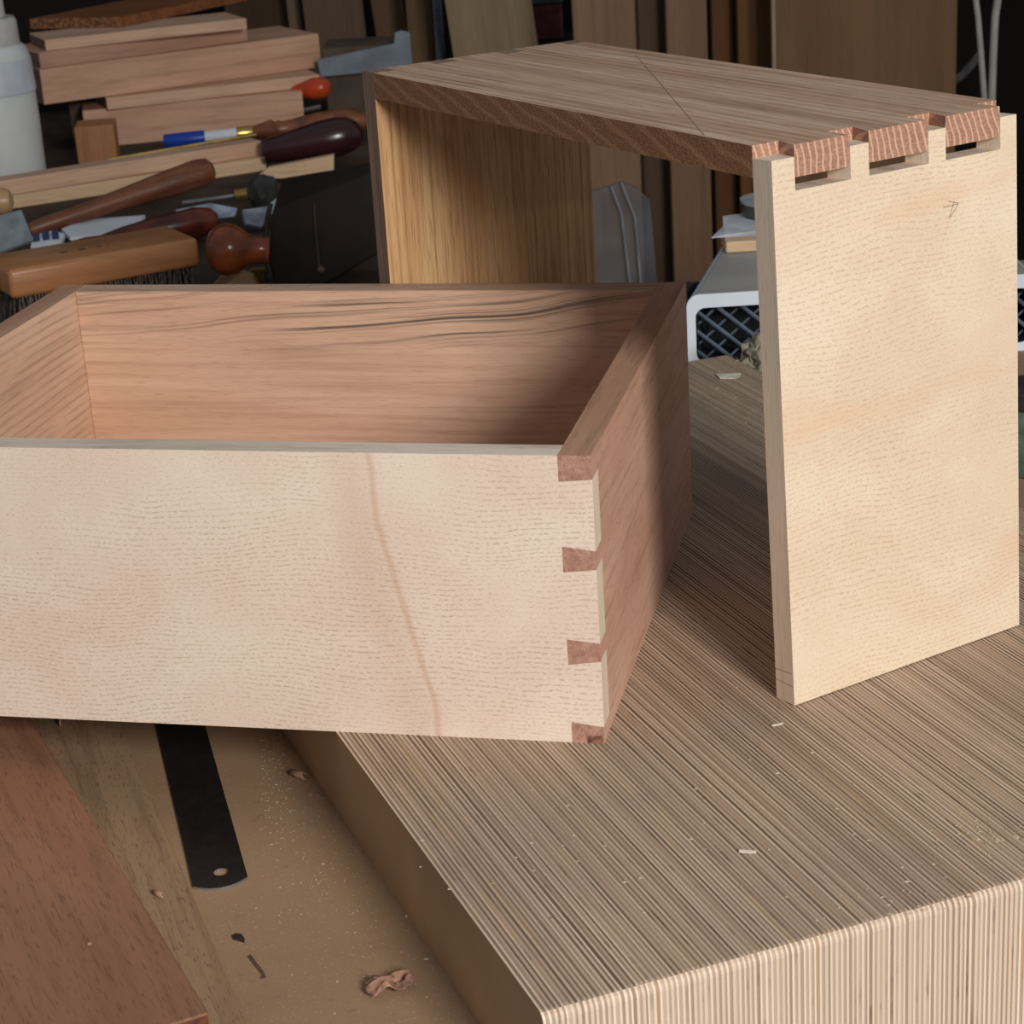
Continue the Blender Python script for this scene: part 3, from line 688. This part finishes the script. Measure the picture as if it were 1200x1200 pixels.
# wide grey blade with pale handle at the left edge
Ys = 1.60; k = pxm(Ys)
sc_ = thing('scraper', 'grey broad-bladed scraper with pale round wooden handle, cut by left frame edge', 'scraper', at(0, 297, Ys))
org = at(0, 297, Ys)
bm = bmesh.new(); A = [at(u, v_, Ys+dy)-org for u, v_, dy in [(-40, 262, .02), (25, 246, .02), (39, 281, 0), (-40, 308, 0)]]
vA = [bm.verts.new(p) for p in A]; vB = [bm.verts.new(p+Vector((0, .001, -.002))) for p in A]
bm.faces.new(vA); bm.faces.new(vB[::-1])
for i in range(4): bm.faces.new((vA[i], vA[(i+1) % 4], vB[(i+1) % 4], vB[i]))
fin('blade', bm, plain('scraper_blade', (150, 160, 166), .4, metal=.4, var=.1, sc=80), sc_)
o = lathe_obj('handle', [(0, 12*k), (30*k, 15*k), (52*k, 16*k), (60*k, 13*k), (63*k, 6*k)], M_PALE, sc_)
o.location = at(-48, 240, Ys+.03)-org; o.rotation_euler = (0, 0, .1)

# papers and little packets between the tools
def slab(name, label, cat, uvs, Y, th, mat, dys=None):
    pts_ = [at(u, v_, Y+(dys[i] if dys else 0)) for i, (u, v_) in enumerate(uvs)]; org = pts_[0].copy()
    bm = bmesh.new(); nrm = (pts_[1]-pts_[0]).cross(pts_[2]-pts_[0]).normalized()
    if nrm.dot(CAM-org) < 0: nrm = -nrm
    vA = [bm.verts.new(p-org) for p in pts_]; vB = [bm.verts.new(p-org-nrm*th) for p in pts_]
    bm.faces.new(vA); bm.faces.new(vB[::-1]); n = len(vA)
    for i in range(n): bm.faces.new((vA[i], vA[(i+1) % n], vB[(i+1) % n], vB[i]))
    o = fin(name, bm, mat, loc=org); tag(o, label, cat); return o
slab('paper_packet', 'white paper packet under the dark hammer handle', 'packet', [(82, 278), (72, 268), (100, 257), (170, 252), (152, 272)], 1.75, .003, M_WHITE, [-.03, 0, .03, .03, -.02])
slab('paper_packet', 'folded blue-white packet left of the black screwdriver handle', 'packet', [(206, 246), (246, 238), (278, 244), (270, 268), (214, 268)], 1.80, .004, plain('packet_blue', (190, 202, 224), .6, var=.2, sc=40), [0, .02, .02, -.02, -.02])
slab('paper_packet', 'white crumpled tag beside the orange-brown knob', 'packet', [(284, 246), (312, 242), (324, 232), (322, 246), (306, 266), (288, 262)], 1.74, .004, plain('tag_grey', (170, 176, 184), .6, var=.2, sc=60), [0, .01, .02, .01, -.01, -.01])
dl = slab('striped_tag', 'small white tag with navy stripes beside the scraper blade', 'tag', [(36, 290), (38, 276), (62, 270), (76, 274), (72, 284)], 1.66, .004, M_WHITE, [-.02, 0, .01, 0, -.02])
bm = bmesh.new()
for (u, v_) in [(43, 281), (54, 278), (65, 276)]:
    c_ = at(u, v_, 1.649)-dl.location; add_box(bm, c_.x-.0026, c_.x+.0026, c_.y-.001, c_.y+.001, c_.z-.0045, c_.z+.0045)
fin('navy_stripe', bm, M_NAVY, dl)
slab('wood_sliver', 'short pale wood sliver under the purple-brown handle', 'wood strip', [(300, 209), (314, 197), (391, 182), (391, 199), (330, 209)], 1.95, .010, M_CHERRY[3])
bm = bmesh.new(); add_tube(bm, [at(128, 187, 2.03), at(158, 182, 2.035), at(205, 174, 2.045), at(300, 158, 2.07)], 2.2*pxm(2.04), 8)
tag(fin('brass_rod', bm, M_BRASS, smooth=True), 'thin brass rod resting along the upper pale plank', 'rod')
Yo = 2.24; k = pxm(Yo)
tool('orange_screwdriver', 'bright orange plastic handle end poking out beside the lumber pile', 'screwdriver', at(340, 108, Yo+.03), at(387, 101, Yo+.02),
     [('handle', plain('orange_plastic', (214, 78, 34), .3, var=.1), [(0, 6*k), (.3, 9*k), (.6, 13*k), (.85, 12*k), (.97, 7*k), (1, 2*k)])])
bm = bmesh.new(); add_tube(bm, [at(340, 132, 2.3), at(376, 125, 2.3)], 3*pxm(2.3), 8)
tag(fin('steel_pin', bm, M_STEEL, smooth=True), 'short bright steel pin below the orange handle', 'pin')
slab('metal_bracket', 'blue-grey metal strip with raised hooked end behind the cabinet corner', 'bracket',
     [(376, 90), (372, 70), (420, 60), (462, 51), (463, 38), (470, 36), (480, 38), (484, 84), (440, 84)], 2.30, .004, plain('grey_metal', (128, 136, 148), .5, metal=.2, var=.1, sc=30))
o = box('brown_box', (0, .075, 0, .08, 0, .075), plain('box_brown', (96, 80, 66), .8, var=.15, sc=20), bev=.001)
o.location = onz(385, 137, ZB); tag(o, 'plain dull brown box behind the purple-brown handle', 'box')
o = slab('wood_disc', 'pale wood offcut half hidden behind the drawer below the knob', 'wood offcut', [(248, 336), (262, 322), (280, 318), (296, 324), (304, 338)], 1.52, .010, M_PALE)
o = slab('yellow_handle', 'small yellow plastic piece tucked below the orange-brown knob', 'plastic piece', [(286, 338), (284, 324), (296, 316), (310, 316), (312, 338)], 1.55, .008, plain('yellow_plastic', (150, 116, 40), .5))

# ------------------------------------------------------------------ leaning boards behind the bench
def leaning(name, label, cat, uL, uR, Y, cols, top=None, lean=0.0, th=.018, seed=0, vref=0, group=None):
    cols = tuple(min(255, q*1.06) for q in cols)
    A = at(uL, vref, Y); B = at(uR, vref, Y); wd = (B-A).length
    mt = wood('lean_%d' % seed, cols, tuple(q*.88 for q in cols), tuple(q*.62 for q in cols), 'Z', (3, 30), (4, 120, .35), (40, 700, .2), seed=seed*1.7)
    z1 = top if top is not None else A.z+.45
    hgt = z1-ZF
    o = box(name, (-wd/2, wd/2, 0, th, 0, hgt), mt, bev=.001)
    mid_ = (A+B)/2
    o.location = (mid_.x, mid_.y, ZF)
    if lean:
        o.rotation_euler = (0, lean, 0); o.location.x = mid_.x-math.tan(lean)*(mid_.z-ZF)
        o.location.z = ZF+abs(math.sin(lean))*wd/2
    tag(o, label, cat); return o
leaning('leaning_board', 'darkest brown board standing behind the lumber pile', 'board', 262, 334, 2.86, (74, 54, 32), seed=1)
leaning('leaning_board', 'narrow pale-edged batten standing behind the lumber pile', 'board', 335, 350, 2.80, (122, 100, 76), seed=2, lean=-.03)
leaning('leaning_board', 'grey-brown board standing behind the blue-grey metal strip', 'board', 354, 424, 2.74, (104, 82, 64), seed=3, lean=-.03)
leaning('leaning_board', 'brown board standing above the hooked end of the metal strip', 'board', 434, 471, 2.76, (108, 80, 56), seed=4, lean=-.08)
leaning('leaning_board', 'narrow golden-brown board standing left of the grey pipe', 'board', 475, 504, 2.66, (112, 86, 56), seed=5)
pp = at(512, 0, 2.60); bm = bmesh.new(); add_tube(bm, [(pp.x, pp.y, ZF), (pp.x, pp.y, .6)], 6*pxm(2.6), 16)
tag(fin('metal_pipe', bm, plain('pipe', (122, 128, 138), .4, metal=.4), smooth=True), 'grey metal pipe standing between the golden and tan boards', 'pipe')
leaning('leaning_board', 'wide tan board standing above the left part of the cabinet top', 'board', 521, 622, 2.50, (150, 128, 98), seed=6, lean=-.09)
leaning('leaning_board', 'brown board with grey right edge standing behind the cabinet top', 'board', 670, 748, 2.30, (142, 110, 84), seed=7, lean=-.01)
leaning('leaning_board', 'dark board standing in shade beside the grey-edged brown board', 'board', 747, 781, 2.285, (84, 64, 48), seed=12)
leaning('leaning_board', 'reddish-brown board standing at the middle of the leaning row', 'board', 780, 828, 2.24, (132, 100, 76), seed=8)
leaning('leaning_board', 'dark amber board standing right of the reddish-brown one', 'board', 833, 858, 2.30, (104, 66, 34), seed=9)
leaning('leaning_board', 'amber board standing left of the widest dark board', 'board', 864, 904, 2.26, (124, 84, 46), seed=10)
leaning('leaning_board', 'thin pale-edged sheet standing against the widest dark board', 'board', 904, 909, 2.14, (150, 130, 110), seed=13, th=.006)
leaning('leaning_board', 'widest dark brown board standing behind the cabinet on the right', 'board', 909, 1122, 2.16, (116, 86, 56), seed=11)
# red tin on a dark upright, seen between two boards
Y_ = 2.62
o = leaning('storage_post', 'dark post standing behind the red tin', 'post', 640, 676, 2.72, (34, 28, 26), seed=14)
tin = thing('red_tin', 'dull red tin with grey lid between tan and brown boards', 'tin', at(640, 46, Y_))
k = pxm(Y_)
box('body', (-20*k, 20*k, -.02, .02, 0, 42*k), plain('tin_red', (134, 66, 66), .6, var=.15), tin, bev=.003)
box('lid', (-21*k, 21*k, -.021, .021, 42*k, 50*k), plain('tin_lid', (110, 108, 106), .5), tin, bev=.002)
shelf = box('shelf_plank', (-.10, .09, -.06, .05, -.02, 0), plain('shelf_dark', (40, 32, 28), .8), bev=.001); shelf.location = at(640, 46, Y_)
tag(shelf, 'dark shelf plank holding the red tin behind the tan board', 'shelf')
# clear plastic sleeve leaning on the bench behind the cabinet
M_SLEEVE = plain('clear_sleeve', (100, 104, 110), .3, var=.12, sc=40); M_SLEEVE.node_tree.nodes['Principled BSDF'].inputs['Alpha'].default_value = .42
sl = slab('plastic_sleeve', 'clouded clear plastic package standing in front of the brown board', 'plastic package', [(690, 350), (690, 226), (716, 218), (728, 214), (746, 220), (762, 236), (772, 350)], 1.40, .006, M_SLEEVE)
for pp_ in ([(716, 218), (728, 250), (740, 345)], [(728, 214), (744, 255), (752, 345)]):
    bm = bmesh.new(); add_tube(bm, [at(u, v_, 1.397)-sl.location for u, v_ in pp_], .0011, 8)
    fin('fold', bm, plain('sleeve_fold', (116, 120, 128), .3), sl, smooth=True)

# ------------------------------------------------------------------ white crate and what lies on it
YC0, YC1 = 1.24, 1.46
pTL = at(804, 346, YC0); zt_ = pTL.z; xl = pTL.x; xr = at(1230, 330, YC0).x
cr_ = thing('plastic_crate', 'white plastic crate with dark lattice front under papers', 'crate', (xl, YC0, ZB))
wC = .22; hC = zt_-ZB
M_CRATE = plain('crate_white', (232, 241, 252), .45, var=.04, sc=10)
M_CRTOP = plain('crate_lid_grey', (184, 181, 177), .55, var=.08, sc=12)
M_LATT = plain('crate_lattice', (92, 106, 122), .5, var=.15)
bm = bmesh.new()
fr = .0055; SKEW = 0.27
def rrect(x0, x1, z0, z1, r, n=5):
    P = []
    for cx_, cz_, a0 in ((x1-r, z1-r, 0), (x0+r, z1-r, 90), (x0+r, z0+r, 180), (x1-r, z0+r, 270)):
        for i in range(n+1):
            a = math.radians(a0+90*i/n); P.append((cx_+r*math.cos(a), cz_+r*math.sin(a)))
    return P
O = rrect(0, wC, 0, hC, .008); I = rrect(fr, wC-fr, fr, hC-fr*1.6, .006)
n = len(O)
for y0, y1 in ((0, YC1-YC0),):
    vs4 = [[bm.verts.new((p[0]+(SKEW*y*(1-p[0]/wC)), y, p[1])) for p in L_] for y in (y0, y1) for L_ in (O, I)]
    oA, iA, oB, iB = vs4
    for i in range(n):
        j = (i+1) % n
        bm.faces.new((oA[i], oA[j], iA[j], iA[i])); bm.faces.new((oB[j], oB[i], iB[i], iB[j]))
        bm.faces.new((oA[j], oA[i], oB[i], oB[j])); bm.faces.new((iA[i], iA[j], iB[j], iB[i]))
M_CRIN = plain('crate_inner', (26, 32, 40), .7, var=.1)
o = fin('shell', bm, [M_CRATE, M_CRTOP, M_CRIN], cr_, smooth=True)
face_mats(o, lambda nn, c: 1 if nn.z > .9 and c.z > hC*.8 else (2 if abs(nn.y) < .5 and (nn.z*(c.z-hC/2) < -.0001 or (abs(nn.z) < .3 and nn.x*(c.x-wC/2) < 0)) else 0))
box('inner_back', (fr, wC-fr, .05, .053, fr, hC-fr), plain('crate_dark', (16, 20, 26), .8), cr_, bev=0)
def lattice(sgn, y):
    W_, H_ = wC-2*fr, hC-2*fr; s = -W_-H_
    k_ = 0
    while s < W_+H_:
        # line x = s + sgn*z clipped to the opening
        pts_ = []
        for i in range(41):
            zz = H_*i/40; xx = s+sgn*zz*1.15
            if 0 <= xx <= W_: pts_.append((fr+xx, y, fr+zz))
        if len(pts_) > 2:
            bm = bmesh.new(); add_tube(bm, [pts_[0], pts_[-1]], .0013 if sgn < 0 else .0008, 6); fin('lattice_bar', bm, M_LATT, cr_)
        s += .0150
lattice(-1, .006); lattice(1, .012)
zc = zt_+.0004
P = at(866, 297, 1.30)
o = box('wood_offcut', (0, .07, 0, .03, 0, .0075), M_CHERRY[3], bev=.0008); q = onz(851, 297, zc); o.location = (q.x, q.y, zc); tag(o, 'small pale wood strip on the crate under the papers', 'wood strip')
z_ = zc+.0078
bm = bmesh.new(); q = onz(834, 279, z_)
for i in range(3):
    a = .12*i; c_, s_ = math.cos(a), math.sin(a)
    R2 = [(c_*x-s_*y+.004*i, s_*x+c_*y) for x, y in ((0, 0), (.09, -.002), (.10, .06), (.020, .055))]
    add_prism(bm, R2, 'Z', .0006*i, .0006*i+.0005)
o = fin('paper_sheets', bm, plain('paper_grey', (212, 214, 222), .7, var=.08, sc=60)); o.location = (q.x, q.y, z_); tag(o, 'loose white paper sheets lying on the crate', 'paper')
q = onz(868, 252, z_+.003); cup = thing('small_dish', 'small grey dish standing on the papers behind the maple panel', 'dish', (q.x+.026, q.y, z_+.002))
o = lathe_obj('bowl', [(0, .020), (.001, .024), (.008, .026), (.010, .0255), (.009, .023), (.003, .020)], plain('dish_dark', (84, 82, 82), .4), cup, 28); o.rotation_euler = (0, -math.pi/2, 0)
o = lathe_obj('rim', [(.0098, .0235), (.0098, .0262), (.0116, .0262), (.0116, .0235)], plain('dish_rim', (176, 178, 180), .4), cup, 28); o.rotation_euler = (0, -math.pi/2, 0)
# crumpled pale rag lump at the far edge of the block
bm = bmesh.new(); bmesh.ops.create_icosphere(bm, subdivisions=4, radius=1)
for v_ in bm.verts:
    s = 1+.45*mnoise.noise(v_.co*2.3)+.25*mnoise.noise(v_.co*6)
    v_.co = Vector((v_.co.x*.012*s, v_.co.y*.009*s, v_.co.z*.012*s))
o = fin('crumpled_rag', bm, plain('rag', (156, 148, 128), .9, var=.4, sc=120), smooth=True); o.location = at(894, 418, 1.15)
tag(o, 'crumpled grey-green rag beside the far edge of the block', 'rag')

# ------------------------------------------------------------------ right edge: cables and odds and ends
for i, (lab, pts_) in enumerate([('left of two pale cables hanging in the dark at the upper right', [(1141, -20), (1146, 20), (1150, 70), (1156, 150), (1158, 260)]),
                    ('right of two pale cables hanging in the dark at the upper right', [(1172, -20), (1166, 20), (1164, 60), (1162, 120), (1160, 260)])]):
    bm = bmesh.new(); add_tube(bm, [at(u, v_, 2.2+.02*i) for u, v_ in pts_], (3.6+i)*pxm(2.2), 10)
    tag(fin('power_cable', bm, plain('cable_%d' % i, (176, 172, 164), .6, var=.05), smooth=True), lab, 'cable')
bm = bmesh.new(); add_tube(bm, [at(1110, 100, 2.3), at(1128, 88, 2.32), at(1150, 62, 2.36)], 5*pxm(2.3), 8)
tag(fin('power_cable', bm, plain('cable_grey', (92, 88, 88), .7), smooth=True), 'short dull grey cable running diagonally behind the two pale cables', 'cable')
jar = thing('glass_jar', 'greenish glass jar just visible past the maple panel edge', 'jar', (at(1216, 608, .92).x, .92, 0.0))
o = lathe_obj('body', [(0, .020), (.002, .023), (.028, .023), (.033, .018)], plain('jar_green', (120, 140, 124), .2, var=.2), jar); o.rotation_euler = (0, -math.pi/2, 0)
o = lathe_obj('lid', [(.0325, .0185), (.0325, .0195), (.040, .0195), (.0405, .018)], plain('jar_lid', (60, 60, 66), .4), jar); o.rotation_euler = (0, -math.pi/2, 0)
